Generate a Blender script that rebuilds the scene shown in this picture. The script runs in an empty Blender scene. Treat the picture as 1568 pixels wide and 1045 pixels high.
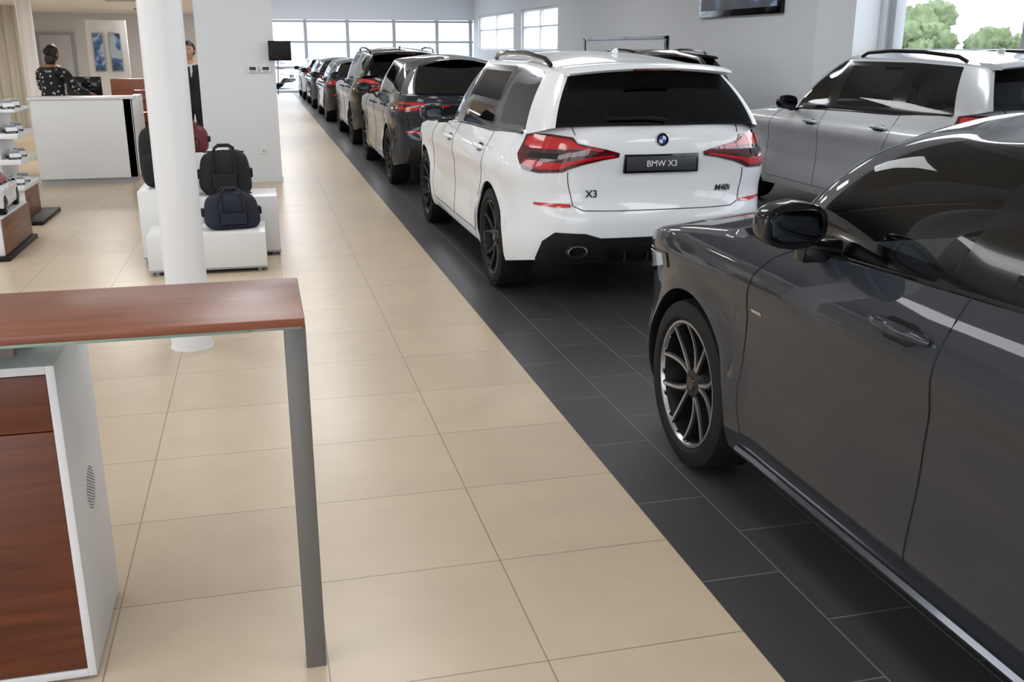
import bpy, bmesh, math, random
import numpy as np
from mathutils import Vector, Matrix, noise
random.seed(4)
D=bpy.data
def lin(c):
    c=c/255.0
    return c/12.92 if c<=0.04045 else ((c+0.055)/1.055)**2.4
def RGB(r,g,b): return (lin(r),lin(g),lin(b),1)
# ---------------------------------------------------------------- materials
def nmat(name):
    m=D.materials.new(name); m.use_nodes=True
    nt=m.node_tree; b=nt.nodes.get('Principled BSDF'); return m,nt,b
def mat(name,col,rough=.5,metal=0,coat=0,var=.06,scale=6,emit=0,spec=.5,bump=0):
    m,nt,b=nmat(name)
    tc=nt.nodes.new('ShaderNodeTexCoord'); n=nt.nodes.new('ShaderNodeTexNoise')
    n.inputs['Scale'].default_value=scale; n.inputs['Detail'].default_value=3
    nt.links.new(tc.outputs['Object'],n.inputs['Vector'])
    mx=nt.nodes.new('ShaderNodeMix'); mx.data_type='RGBA'
    mx.inputs[6].default_value=[c*(1-var) for c in col[:3]]+[1]
    mx.inputs[7].default_value=[min(1,c*(1+var)) for c in col[:3]]+[1]
    nt.links.new(n.outputs['Fac'],mx.inputs[0]); nt.links.new(mx.outputs[2],b.inputs['Base Color'])
    b.inputs['Roughness'].default_value=rough; b.inputs['Metallic'].default_value=metal
    b.inputs['Coat Weight'].default_value=coat; b.inputs['Coat Roughness'].default_value=.03
    b.inputs['Specular IOR Level'].default_value=spec
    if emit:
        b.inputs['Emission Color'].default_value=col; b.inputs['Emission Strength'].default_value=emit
    if bump:
        bp=nt.nodes.new('ShaderNodeBump'); bp.inputs['Strength'].default_value=bump
        nt.links.new(n.outputs['Fac'],bp.inputs['Height']); nt.links.new(bp.outputs[0],b.inputs['Normal'])
    return m
def glassmat(name,col,f0=.04):
    m,nt,b=nmat(name); nt.nodes.remove(b); out=nt.nodes['Material Output']
    t=nt.nodes.new('ShaderNodeBsdfTransparent'); t.inputs[0].default_value=col
    g=nt.nodes.new('ShaderNodeBsdfGlossy'); g.inputs['Roughness'].default_value=.02
    fr=nt.nodes.new('ShaderNodeFresnel'); fr.inputs[0].default_value=1.5
    mx=nt.nodes.new('ShaderNodeMixShader')
    nt.links.new(fr.outputs[0],mx.inputs[0]); nt.links.new(t.outputs[0],mx.inputs[1]); nt.links.new(g.outputs[0],mx.inputs[2])
    nt.links.new(mx.outputs[0],out.inputs[0]); return m
def woodmat(name,c1,c2,rough=.35,axis=0):
    m,nt,b=nmat(name)
    tc=nt.nodes.new('ShaderNodeTexCoord'); mp=nt.nodes.new('ShaderNodeMapping')
    sc=[14,14,14]; sc[axis]=1.2; mp.inputs['Scale'].default_value=sc
    n=nt.nodes.new('ShaderNodeTexNoise'); n.inputs['Scale'].default_value=2.2; n.inputs['Detail'].default_value=8; n.inputs['Distortion'].default_value=.6
    r=nt.nodes.new('ShaderNodeValToRGB'); r.color_ramp.elements[0].position=.25; r.color_ramp.elements[0].color=c1
    r.color_ramp.elements[1].position=.75; r.color_ramp.elements[1].color=c2
    nt.links.new(tc.outputs['Object'],mp.inputs[0]); nt.links.new(mp.outputs[0],n.inputs['Vector'])
    nt.links.new(n.outputs['Fac'],r.inputs[0]); nt.links.new(r.outputs[0],b.inputs['Base Color'])
    b.inputs['Roughness'].default_value=rough; return m
def tilemat(name,c1,c2,cm,bw,rh,off,ox,oy,swap,rough):
    m,nt,b=nmat(name)
    tc=nt.nodes.new('ShaderNodeTexCoord'); sp=nt.nodes.new('ShaderNodeSeparateXYZ'); cb=nt.nodes.new('ShaderNodeCombineXYZ')
    nt.links.new(tc.outputs['Object'],sp.inputs[0])
    def sub(o,v):
        a=nt.nodes.new('ShaderNodeMath'); a.operation='SUBTRACT'; nt.links.new(sp.outputs[o],a.inputs[0]); a.inputs[1].default_value=v; return a
    ax=sub(0,ox); ay=sub(1,oy)
    nt.links.new(ax.outputs[0],cb.inputs[1 if swap else 0]); nt.links.new(ay.outputs[0],cb.inputs[0 if swap else 1])
    br=nt.nodes.new('ShaderNodeTexBrick'); br.offset=off; br.squash=1
    br.inputs['Scale'].default_value=1; br.inputs['Brick Width'].default_value=bw; br.inputs['Row Height'].default_value=rh
    br.inputs['Mortar Size'].default_value=.0026; br.inputs['Mortar Smooth'].default_value=.1
    br.inputs['Color1'].default_value=c1; br.inputs['Color2'].default_value=c2; br.inputs['Mortar'].default_value=cm
    nt.links.new(cb.outputs[0],br.inputs['Vector'])
    n=nt.nodes.new('ShaderNodeTexNoise'); n.inputs['Scale'].default_value=3; n.inputs['Detail'].default_value=7; n.inputs['Roughness'].default_value=.65
    nt.links.new(tc.outputs['Object'],n.inputs['Vector'])
    mr=nt.nodes.new('ShaderNodeMapRange'); mr.inputs[3].default_value=.84; mr.inputs[4].default_value=1.14
    nt.links.new(n.outputs['Fac'],mr.inputs[0])
    mx=nt.nodes.new('ShaderNodeVectorMath'); mx.operation='SCALE'
    nt.links.new(br.outputs['Color'],mx.inputs[0]); nt.links.new(mr.outputs[0],mx.inputs['Scale'])
    nt.links.new(mx.outputs[0],b.inputs['Base Color']); b.inputs['Roughness'].default_value=rough
    bp=nt.nodes.new('ShaderNodeBump'); bp.inputs['Strength'].default_value=.15; bp.inputs['Distance'].default_value=.002; bp.invert=True
    nt.links.new(br.outputs['Fac'],bp.inputs['Height']); nt.links.new(bp.outputs[0],b.inputs['Normal'])
    return m
M={}
M['beige']=tilemat('beige_tile',RGB(208,189,163),RGB(202,183,158),RGB(150,136,118),.61,.59,0,.69,2.32,False,.29)
M['dtile']=tilemat('dark_tile',RGB(70,70,71),RGB(62,62,64),RGB(118,118,117),.59,.30,.5,1.58,2.61,True,.36)
M['wall']=mat('wall_paint',RGB(226,228,231),.7,var=.01)
M['ceil']=mat('ceiling_paint',RGB(238,238,238),.8,var=.01)
M['wht']=mat('white_lacquer',RGB(228,228,228),.35,var=.01)
M['colw']=mat('column_paint',RGB(234,234,235),.4,var=.01)
M['alu']=mat('aluminium',RGB(160,164,168),.45,metal=.4)
M['wfr']=mat('window_frame_grey',RGB(176,180,184),.5)
M['legm']=mat('leg_grey',RGB(112,110,108),.45,metal=.3)
M['wood']=woodmat('wood_top',RGB(116,66,46),RGB(142,86,60),.32,0)
M['woodd']=woodmat('wood_drawer',RGB(80,39,21),RGB(114,59,34),.38,0)
M['woody']=woodmat('wood_side',RGB(96,60,42),RGB(136,92,66),.4,1)
M['blk']=mat('black_plastic',RGB(18,18,19),.5,spec=.3)
M['gblk']=mat('gloss_black',RGB(8,8,9),.12,coat=.3,spec=.3)
M['rub']=mat('tyre_rubber',RGB(20,20,21),.75,spec=.3)
M['chr']=mat('chrome',RGB(200,202,206),.14,metal=1,var=.01)
M['mirg']=mat('mirror_glass',RGB(58,61,66),.08,metal=1,var=.01)
M['sill_hl']=mat('sill_highlight_gloss',RGB(110,112,118),.16,metal=.9,coat=.6)  # bright metal that stands in for the highlight on the sill
M['rims']=mat('rim_silver',RGB(168,168,170),.28,metal=.85,var=.02)
M['rimd']=mat('rim_dark',RGB(48,48,51),.35,metal=.7)
M['steel']=mat('brake_steel',RGB(90,90,92),.4,metal=.9)
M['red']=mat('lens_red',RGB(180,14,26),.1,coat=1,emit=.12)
M['redd']=mat('lens_dark_red',RGB(76,8,16),.1,coat=1)
M['lens']=mat('headlamp_lens',RGB(215,222,230),.08,coat=1,metal=.2)
M['int']=mat('interior_black',RGB(26,26,28),.7)
M['seat']=mat('seat_leather',RGB(46,46,50),.55)
M['gclr']=glassmat('glass_clear',(.72,.76,.78,1))
M['gdrk']=glassmat('glass_privacy',(.035,.04,.045,1))
M['plate']=mat('plate_grey',RGB(52,54,58),.4)
M['txt']=mat('lettering_white',RGB(220,220,220),.4)
M['txtd']=mat('lettering_dark',RGB(34,34,36),.3,metal=.5)
M['blue']=mat('roundel_blue',RGB(30,90,170),.3)
def paint(n,c,metal=0,rough=.45,spec=.15): return mat(n,c,rough,metal=metal,coat=.85,var=.015,scale=3,spec=spec)
P_white=paint('paint_white',RGB(232,234,237),rough=.4,spec=.3)
P_grey=paint('paint_graphite',RGB(38,42,50),.15)
P_dark=paint('paint_dark_grey',RGB(28,32,40),.1)
P_blk=paint('paint_black',RGB(10,12,16))
P_blue=paint('paint_midnight_blue',RGB(18,24,38))
P_silver=paint('paint_silver_white',RGB(190,192,195),.3,.3,.5)
P_red=paint('paint_red',RGB(205,24,30))
# ---------------------------------------------------------------- mesh builder
class MB:
    def __init__(s): s.v=[];s.f=[];s.m=[];s.mats=[]
    def mi(s,m):
        if m not in s.mats: s.mats.append(m)
        return s.mats.index(m)
    def add(s,V,F,m,mx=None):
        o=len(s.v); s.v+= [tuple(mx@Vector(v)) if mx else tuple(v) for v in V]
        if isinstance(m,list): s.m+=[s.mi(q) for q in m]
        else: s.m+=[s.mi(m)]*len(F)
        s.f+=[[i+o for i in f] for f in F]
    def bm(s,bm,m,mx=None):
        bm.verts.index_update()
        s.add([v.co.copy() for v in bm.verts],[[v.index for v in f.verts] for f in bm.faces],m,mx); bm.free()
    def box(s,a,b,m,bev=0,seg=2,mx=None,taper=None):
        bm=bmesh.new(); bmesh.ops.create_cube(bm,size=1)
        for v in bm.verts:
            v.co=Vector([(a[i]+b[i])/2+v.co[i]*(b[i]-a[i]) for i in range(3)])
        if bev: bmesh.ops.bevel(bm,geom=list(bm.edges),offset=bev,segments=seg,affect='EDGES',profile=.5)
        s.bm(bm,m,mx)
    def lathe(s,prof,m,mx=None,seg=40,cap=False):
        V=[];F=[];n=len(prof)
        for k in range(seg):
            a=2*math.pi*k/seg
            for (r,z) in prof: V.append((r*math.cos(a),r*math.sin(a),z))
        for k in range(seg):
            for i in range(n-1):
                F.append([k*n+i,((k+1)%seg)*n+i,((k+1)%seg)*n+i+1,k*n+i+1])
        s.add(V,F,m,mx)
    def cyl(s,c,r,h,m,seg=32,mx=None,bev=0):
        b=min(bev,r*.5)
        pr=[(0,0),(r-b,0),(r,b),(r,h-b),(r-b,h),(0,h)] if b else [(0,0),(r,0),(r,h),(0,h)]
        T=Matrix.Translation(c); s.lathe(pr,m,(mx@T) if mx else T,seg)
    def tube(s,pts,r,m,seg=8,closed=False,mx=None,flat=1):
        pts=[Vector(p) for p in pts]; n=len(pts); V=[];F=[]
        for i,p in enumerate(pts):
            t=(pts[(i+1)%n]-pts[i-1]) if closed else (pts[min(i+1,n-1)]-pts[max(i-1,0)])
            t.normalize(); up=Vector((0,0,1)) if abs(t.z)<.9 else Vector((1,0,0))
            a=t.cross(up).normalized(); b=a.cross(t).normalized()
            rr=r[i] if isinstance(r,(list,tuple)) else r
            for k in range(seg):
                g=2*math.pi*k/seg; V.append(p+a*rr*math.cos(g)*flat+b*rr*math.sin(g))
        for i in range(n if closed else n-1):
            j=(i+1)%n
            for k in range(seg): F.append([i*seg+k,i*seg+(k+1)%seg,j*seg+(k+1)%seg,j*seg+k])
        if not closed: F+= [list(range(seg))[::-1],[ (n-1)*seg+k for k in range(seg)]]
        s.add(V,F,m,mx)
    def grid(s,G,m,mf=None,mx=None,flip=False):
        R=len(G);C=len(G[0]);V=[p for row in G for p in row];F=[];ms=[]
        for i in range(R-1):
            for j in range(C-1):
                q=[i*C+j,i*C+j+1,(i+1)*C+j+1,(i+1)*C+j]
                F.append(q[::-1] if flip else q); ms.append(mf(i,j) if mf else m)
        s.add(V,F,ms,mx)
    def sell(s,c,sz,m,e=.5,mx=None,nu=28,nv=16,fn=None):
        def sp(x,p): return math.copysign(abs(x)**p,x)
        G=[]
        for i in range(nv+1):
            a=-math.pi/2+math.pi*i/nv; row=[]
            for j in range(nu+1):
                b=2*math.pi*j/nu
                p=Vector((sz[0]*sp(math.cos(a),e)*sp(math.cos(b),e),sz[1]*sp(math.cos(a),e)*sp(math.sin(b),e),sz[2]*sp(math.sin(a),e)))
                if fn: p=fn(p)
                row.append(p+Vector(c))
            G.append(row)
        s.grid(G,m,mx=mx)
    def obj(s,name,parent=None,sharp=35,sub=0,weld=True):
        me=D.meshes.new(name); me.from_pydata(s.v,[],s.f)
        for m in s.mats: me.materials.append(m)
        me.polygons.foreach_set('material_index',s.m); me.update()
        bm=bmesh.new(); bm.from_mesh(me)
        if weld: bmesh.ops.remove_doubles(bm,verts=bm.verts,dist=2e-4)
        bmesh.ops.recalc_face_normals(bm,faces=bm.faces); bm.to_mesh(me); bm.free()
        me.polygons.foreach_set('use_smooth',[True]*len(me.polygons))
        if sharp and not sub: me.set_sharp_from_angle(angle=math.radians(sharp))
        o=D.objects.new(name,me); bpy.context.scene.collection.objects.link(o)
        if parent: o.parent=parent
        if sub:
            md=o.modifiers.new('sub','SUBSURF'); md.levels=sub; md.render_levels=sub
        return o
def empty(name,loc=(0,0,0),rz=0,sc=1):
    e=D.objects.new(name,None); e.location=loc; e.rotation_euler=(0,0,rz); e.scale=(sc,sc,sc); e.empty_display_size=.2
    bpy.context.scene.collection.objects.link(e); return e
def text(s,name,size,m,parent,loc,rot,ext=.001,shear=0):
    c=D.curves.new(name,'FONT'); c.body=s; c.size=size; c.extrude=ext; c.align_x='CENTER'; c.align_y='CENTER'; c.offset=size*.008; c.shear=shear
    c.materials.append(m); o=D.objects.new(name,c); o.location=loc; o.rotation_euler=rot; o.parent=parent
    bpy.context.scene.collection.objects.link(o); return o
def crv(pts):
    xs=[p[0] for p in pts]; ys=[p[1] for p in pts]; n=len(xs)
    d=[(ys[i+1]-ys[i])/(xs[i+1]-xs[i]) for i in range(n-1)]
    m=[d[0]]+[0 if d[i-1]*d[i]<=0 else 2*d[i-1]*d[i]/(d[i-1]+d[i]) for i in range(1,n-1)]+[d[-1]]
    def f(x):
        if x<=xs[0]: return ys[0]
        if x>=xs[-1]: return ys[-1]
        i=0
        while xs[i+1]<x: i+=1
        h=xs[i+1]-xs[i]; t=(x-xs[i])/h
        return (2*t**3-3*t*t+1)*ys[i]+(t**3-2*t*t+t)*h*m[i]+(-2*t**3+3*t*t)*ys[i+1]+(t**3-t*t)*h*m[i+1]
    return f
# ---------------------------------------------------------------- wheels
def wheel_mesh(R,w,style):
    b=MB(); rr=.745*R; X=Matrix.Rotation(math.pi/2,4,'Y')
    b.lathe([(rr,.42*w),(rr+.018,.5*w),(R-.035,.5*w),(R-.01,.45*w),(R,.3*w),(R,-.3*w),(R-.01,-.45*w),(R-.035,-.5*w),(rr,-.5*w)],M['rub'],X,64)
    face=M['rims'] if style!='dark' else M['rimd']
    b.lathe([(rr+.003,.42*w),(rr+.002,.46*w),(rr-.008,.46*w),(rr-.016,.40*w)],face,X,64)
    b.lathe([(rr-.016,.40*w),(rr-.03,.1*w),(rr-.03,-.4*w),(0,-.4*w)],M['blk'],X,48)
    b.lathe([(.0,.06*w),(.48*R,.06*w),(.48*R,-.02*w)],M['steel'],X,40)
    b.box((-.05*w,R*.18,-R*.26),(.18*w,R*.52,R*.26),M['blk'],.012)
    b.lathe([(0,.37*w),(.028,.37*w),(.034,.34*w)],M['gblk'],X,24)
    b.lathe([(.03,.345*w),(.058,.335*w),(.064,.25*w),(.08,.1*w)],M['rimd'],X,24)
    ns=5
    for k in range(ns):
        for sg in (-1,1):
            a0=2*math.pi*k/ns; a1=a0+sg*math.radians(5); a2=a0+sg*math.radians(21 if style!='dark' else 17)
            n=6; rows=[]
            for i in range(n+1):
                t=i/n; r=.045+(rr-.012-.045)*t; a=a1+(a2-a1)*t
                c=Vector((0,math.cos(a)*r,math.sin(a)*r)); tn=Vector((0,-math.sin(a),math.cos(a)))
                wd=.0165-.004*t; xo=.33*w+.11*w*t*t-.02*w*math.sin(t*math.pi)
                f1=.45
                rows.append([c-tn*wd+Vector((xo-.035,0,0)),c-tn*wd+Vector((xo-.006,0,0)),c-tn*wd*f1+Vector((xo,0,0)),c+tn*wd*f1+Vector((xo,0,0)),c+tn*wd+Vector((xo-.006,0,0)),c+tn*wd+Vector((xo-.035,0,0))])
            b.grid(rows,None,mf=lambda i,j:(face if j==2 else M['rimd']))
    o=b.obj('tmpwheel'); me=o.data; D.objects.remove(o); return me
_wh={}
# ---------------------------------------------------------------- car
def car(name,loc,kind='suv',wb=2.86,fo=.85,ro=.93,hw=.945,zr=1.66,bs=1.0,R=.36,pm=None,roofm=None,clear=False,rim='silver',rz=0,sc=1,badge=None,rails=True,seams=True,strip=False,gf=0,mirm=None,mirup=0,nf=2.7,bulge=.035,glassm=None):
    root=empty(name,loc,rz,sc); roofm=roofm or pm; mirm=mirm or pm
    prof=crv([(.16*bs,.88),(.24*bs,.95),(.34*bs,.982),(.48*bs,.99),(.62*bs,.974),(.76*bs,.978),(.875*bs,1.0),(.925*bs,.993),(1.0*bs,.962),(1.08*bs,.915),(1.2*bs,.855)])
    cp=kind=='coupe'
    rz_=1.12 if cp else 1.20
    ztop=crv([(-ro,rz_*bs),(-ro+.15,(rz_+.005 if cp else 1.185)*bs),(-.35,1.13*bs),(.9,1.09*bs),(wb-.75,1.055*bs),(wb-.4,1.03*bs),(wb,.985*bs),(wb+.4,.925*bs),(wb+fo-.12,.85*bs),(wb+fo,.80*bs)])
    offf=crv([(.18*bs,-.12),(.3*bs,-.03),(.5*bs,0),(.65*bs,-.01),(.8*bs,-.05),(.9*bs,-.12),(1*bs,-.25)])
    offr=crv([(.18*bs,.16),(.33*bs,.07),(.42*bs,.02),(.52*bs,0),(.60*bs,-.004),(.66*bs,.012),(.71*bs,.036),(.80*bs,.052),(.89*bs,.052),(.95*bs,.042),(1.02*bs,.026),(1.10*bs,.034),(1.16*bs,.065),(1.2*bs,.115)])
    nr=3.5; ra=R+.045; sill=.24*bs
    cols=[]
    for xf in np.linspace(0,.9,16):
        u=(1-xf**nr)**(1/nr); cols.append((xf,-u*ro,u,0))
    ur9=(1-.9**nr)**(1/nr); uf9=(1-.9**nf)**(1/nf)
    ys=set(np.round(np.linspace(-ur9*ro,wb+uf9*fo,64),4))
    for c in (0,wb):
        ys={y for y in ys if abs(y-c)>ra+.02}
        for be in np.linspace(-90,90,25): ys.add(round(c+ra*math.sin(math.radians(be)),5))
        ys.add(round(c-ra-.002,5)); ys.add(round(c+ra+.002,5))
    for y in sorted(ys):
        if y<=-ur9*ro+.001 or y>=wb+uf9*fo-.001: continue
        if y<0: u=-y/ro; cols.append(((1-u**nr)**(1/nr),y,u,0))
        elif y<=wb: cols.append((1,y,0,0))
        else: u=(y-wb)/fo; cols.append(((1-u**nf)**(1/nf),y,0,u))
    for xf in np.linspace(.9,0,16):
        u=(1-xf**nf)**(1/nf); cols.append((xf,wb+u*fo,0,u))
    A=np.array(cols); px=A[:,0]*hw*.98; py=A[:,1]
    PP=np.concatenate([[0],np.cumsum(np.hypot(np.diff(px),np.diff(py)))]); PT=PP[-1]
    def zlow(y,xf):
        for c in (0,wb):
            if abs(y-c)<=ra+1e-4: return R+math.sqrt(max(0,ra*ra-(y-c)**2))
        if y<-ra: return sill+(.03+.06*min(1,(-ra-y)/(ro-ra)*1.6))*bs
        if y>wb+ra: return sill+.02*bs
        return sill
    def flare(y,z):
        f=0
        for c in (0,wb):
            d=math.hypot(y-c,z-R)-ra; f+=.018*math.exp(-(d/.075)**2)
        return f
    def waist(y,z):
        t=min(1,max(0,(y-.45)/.35))*min(1,max(0,(wb-.45-y)/.35))
        return -.016*t*math.exp(-((z/bs-.50)/.11)**2)
    def raw(xf,yn,ur,uf,z):
        return Vector((xf*(hw*prof(z)+flare(yn,z)+waist(yn,z)),yn+offr(z)*ur**3+offf(z)*uf**3,z))
    def S(p,z,off=0):
        sg=-1 if p<0 else 1; q=abs(p)
        def g(q,z):
            q=min(max(q,0),PT)
            return raw(np.interp(q,PP,A[:,0]),np.interp(q,PP,A[:,1]),np.interp(q,PP,A[:,2]),np.interp(q,PP,A[:,3]),z)
        v=g(q,z)
        if off:
            a=g(q+.01,z)-g(max(q-.01,0),z); c=g(q,z+.01)-g(q,z-.01); n=a.cross(c).normalized(); v=v+n*off
            if q<.005: v.x=0
        v.x*=sg; return v
    def py_(y): return float(np.interp(y,A[:,1],PP))
    # body
    b=MB(); rowsT=list(np.linspace(0,1,33))
    ycf=wb-.50+gf; ycr=(-ro+.45) if cp else (-ro+.2)
    H=[]
    for xf,yn,ur,uf in cols:
        zl=zlow(yn,xf); zt=ztop(yn); c=[]
        s0=raw(xf,yn,ur,uf,zl)
        zu=.22*bs if -ra<yn<wb+ra else zl-.02*bs
        c+= [Vector((0,s0.y,zu)),Vector((s0.x*.60,s0.y,zu)),Vector((s0.x*.62,s0.y,zl)),Vector((s0.x-.012*xf,s0.y,zl+.0))]
        for t in rowsT: c.append(raw(xf,yn,ur,uf,zl+(zt-zl)*t))
        e=c[-1]
        cab=ycr<yn<ycf
        for q in (.03,.08,.25,.5,.75,1):
            x=e.x*(1-q)
            if cab: z=e.z if q<.09 else (.5*bs if q>.2 else e.z)
            else: z=e.z+(.075 if yn>wb-.6 else .02)*bs*((e.x**2-x*x)/hw**2)+(.012 if q>0 else 0)*(e.x/hw)
            c.append(Vector((x,e.y,z)))
        H.append(c)
    nb=4
    def bmf(i,j):
        if j<3: return M['blk']
        yn=cols[i][1]
        if j>=nb+len(rowsT)-1:
            q=j-(nb+len(rowsT)-1)
            if ycr<yn<ycf and q>=2: return M['int']
            return pm
        return pm
    b.grid(H,None,mf=bmf,flip=True)
    H2=[[Vector((-p.x,p.y,p.z)) for p in c] for c in H]
    b.grid(H2,None,mf=bmf)
    b.obj('body',root,sharp=50)
    # greenhouse
    yB=wb-1.5; k=bs
    FR=[((0,wb-.36+gf,1.05*k),(0,wb-1.20+gf,zr-.03)),((.42,wb-.41+gf,1.05*k),(.33,wb-1.23+gf,zr-.036)),((.73,wb-.58+gf,1.035*k),(.55,wb-1.34+gf,zr-.075)),
           ((.80,wb-.74+gf,1.04*k),(.595,wb-1.43+gf,zr-.095))]
    if not cp:
        C=FR+[((.845,yB+.04,1.075*k),(.625,yB+.02,zr-.08)),((.845,yB-.05,1.075*k),(.625,yB-.05,zr-.08)),
           ((.835,.28,1.095*k),(.615,.36,zr-.085)),((.833,.21,1.097*k),(.612,.30,zr-.087)),((.805,-.50,1.13*k),(.58,-.26,zr-.115)),
           ((.765,-ro+.19,1.17*k),(.565,-ro+.42,zr-.135)),((.70,-ro+.135,1.195*k),(.53,-ro+.385,zr-.135)),((.36,-ro+.10,1.2*k),(.3,-ro+.34,zr-.115)),((0,-ro+.09,1.2*k),(0,-ro+.33,zr-.105))]
        zc=crv([(-ro+.33,zr-.105),(.1,zr-.015),(wb-1.8,zr),(wb-1.20+gf,zr-.03)])
    else:
        C=FR+[((.845,yB+.04,1.075*k),(.62,yB+.02,zr-.075)),((.845,yB-.05,1.075*k),(.62,yB-.05,zr-.08)),
           ((.835,.30,1.095*k),(.60,.55,zr-.115)),((.833,.23,1.097*k),(.60,.48,zr-.12)),((.80,-.30,1.12*k),(.575,.14,zr-.18)),
           ((.745,-ro+.44,1.125*k),(.55,-.02,zr-.20)),((.66,-ro+.33,1.13*k),(.50,.08,zr-.12)),((.35,-ro+.27,1.14*k),(.28,.16,zr-.075)),((0,-ro+.25,1.14*k),(0,.18,zr-.065))]
        zc=crv([(.18,zr-.065),(.7,zr-.012),(wb-1.8,zr),(wb-1.20+gf,zr-.03)])
    hwk=hw/.945
    gm=glassm or (M['gclr'] if clear else M['gdrk'])
    kinds=['ws','ws','pl','fw','bp','rw','bp','qw','pl','pl','rg','rg']
    T=[0,.05,.10,.3,.5,.7,.88,.95,1.0]
    cc=[];kk=[];fr=[]
    for i in range(len(C)-1):
        n=1 if kinds[i] in('pl','bp') else 2
        for q in range(n):
            t=q/n; cc.append(tuple(tuple(C[i][e][a]*(1-t)+C[i+1][e][a]*t for a in range(3)) for e in (0,1))); kk.append(kinds[i]); fr.append(1 if i<3 or (i==3 and q==0) else (.5 if i==3 else 0))
    cc.append(C[-1]); fr.append(0)
    G=[]
    for (bo,to),fw in zip(cc,fr):
        row=[]
        for t in T:
            bl=4*t*(1-t)
            x=(bo[0]*(1-t)+to[0]*t)*hwk+.028*bl*(bo[0]/.84); y=bo[1]*(1-t)+to[1]*t; z=bo[2]*(1-t)+to[2]*t+fw*bulge*bl
            if fw: y+=.02*bl
            elif bo[1]<-ro+.3: y-=.02*bl
            row.append(Vector((x,y,z)))
        for q in (.06,.16,.45,.75,1):
            x=to[0]*hwk*(1-q); z=to[2]+(zc(to[1])-to[2])*(1-(1-q)**2)
            row.append(Vector((x,to[1],z)))
        G.append(row)
    nT=len(T)
    def gmf(i,j):
        kd=kk[i]
        if j>=nT-1: return roofm
        if kd in('ws','rg'): return gm if 1<=j<nT-2 else M['gblk']
        if kd=='bp': return M['gblk'] if j<nT-2 else roofm
        if kd=='pl': return pm
        if j==0 or j==1: return M['gblk']
        if j==nT-2: return roofm
        if j==nT-3: return M['gblk']
        return gm
    b=MB(); b.grid(G,None,mf=gmf); b.grid([[Vector((-p.x,p.y,p.z)) for p in r] for r in G],None,mf=gmf,flip=True)
    b.obj('greenhouse',root,sub=2)
    # details ---------------------------------------------------------
    b=MB()
    def patch(st,off,m,nz=4,ends=True):
        Q=[]
        for i in range(len(st)-1):
            a,c=st[i],st[i+1]; n=max(1,int(abs(c[0]-a[0])/.035))
            for q in range(n): Q.append([a[w]*(1-q/n)+c[w]*q/n for w in range(3)])
        Q.append(list(st[-1])); G=[]
        for (p,z0,z1) in Q:
            row=[S(p,z0,-.004)]+[S(p,z0+(z1-z0)*t/nz,off) for t in range(nz+1)]+[S(p,z1,-.004)]
            G.append(row)
        G=[[S(Q[0][0],Q[0][1]+(Q[0][2]-Q[0][1])*min(max(t-1,0),nz)/nz,-.004) for t in range(nz+3)]]+G+[[S(Q[-1][0],Q[-1][1]+(Q[-1][2]-Q[-1][1])*min(max(t-1,0),nz)/nz,-.004) for t in range(nz+3)]]
        b.grid(G,m)
    def F(p): return PT-p
    for sg in (-1,1):
        def sp(l,fr=False): return [(sg*(F(a) if fr else a),z0*bs,z1*bs) for a,z0,z1 in l]
        if kind!='coupe':
            patch(sp([(.30,1.01,1.035),(.40,.995,1.06),(.52,.965,1.08),(.60,.935,1.095),(.64,.915,1.13),(.80,.905,1.145),(.94,.92,1.145),(1.05,1.01,1.135)]),.009,M['redd'],5)
            patch(sp([(.33,1.015,1.026),(.44,1.0,1.014),(.58,.972,.992),(.66,.935,.975),(.80,.93,.975),(.93,.945,.985)]),.015,M['red'])
            patch(sp([(.42,1.045,1.058),(.56,1.06,1.075),(.66,1.06,1.115),(.80,1.055,1.128),(.93,1.055,1.128),(1.01,1.07,1.12)]),.015,M['red'])
            patch(sp([(.70,.995,1.03),(.92,1.0,1.03)]),.013,M['blk'],2)
        else:
            patch(sp([(.28,1.0,1.02),(.5,.97,1.04),(.72,.935,1.06),(.95,.945,1.06),(1.15,1.0,1.05)]),.007,M['redd'])
            patch(sp([(.30,1.003,1.015),(.5,.985,1.01),(.72,.96,.99),(.95,.965,.99),(1.1,1.0,1.015)]),.012,M['red'])
            patch(sp([(.55,1.015,1.03),(.74,1.02,1.045),(1.0,1.02,1.045)]),.012,M['red'])
        patch(sp([(.60,.69,.712),(.70,.688,.715),(.86,.70,.715)]),.008,M['red'],2)
        patch(sp([(.42,.70,.755),(.6,.695,.79),(.85,.70,.82),(1.08,.74,.845),(1.30,.80,.86)],True),.006,M['gblk'])
        patch(sp([(.48,.715,.75),(.62,.71,.775),(.85,.715,.80),(1.05,.75,.83),(1.24,.80,.85)],True),.011,M['lens'])
        patch(sp([(.03,.49,.735),(.07,.47,.76),(.30,.48,.77),(.36,.52,.75)],True),.008,M['chr'])
        patch(sp([(.055,.51,.72),(.08,.495,.74),(.29,.505,.75),(.33,.53,.735)],True),.014,M['gblk'])
        patch(sp([(.55,.36,.42),(.7,.33,.50),(.9,.36,.52)],True),.006,M['gblk'])
    zd=.325
    patch([(-.83,zd*bs,.35*bs),(-.78,zd*bs,.47*bs),(-.70,zd*bs,.53*bs),(-.50,zd*bs,.525*bs),(-.40,zd*bs,.495*bs),(.40,zd*bs,.495*bs),(.50,zd*bs,.525*bs),(.70,zd*bs,.53*bs),(.78,zd*bs,.47*bs),(.83,zd*bs,.35*bs)],.012,M['blk'])
    patch([(-.34,.335*bs,.43*bs),(.34,.335*bs,.43*bs)],.020,M['gblk'])
    for x in (-.24,-.08,.08,.24): b.box((x-.006,S(0,.36*bs).y-.045,.33*bs),(x+.006,S(0,.36*bs).y+.02,.42*bs),M['blk'],.002)
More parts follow.
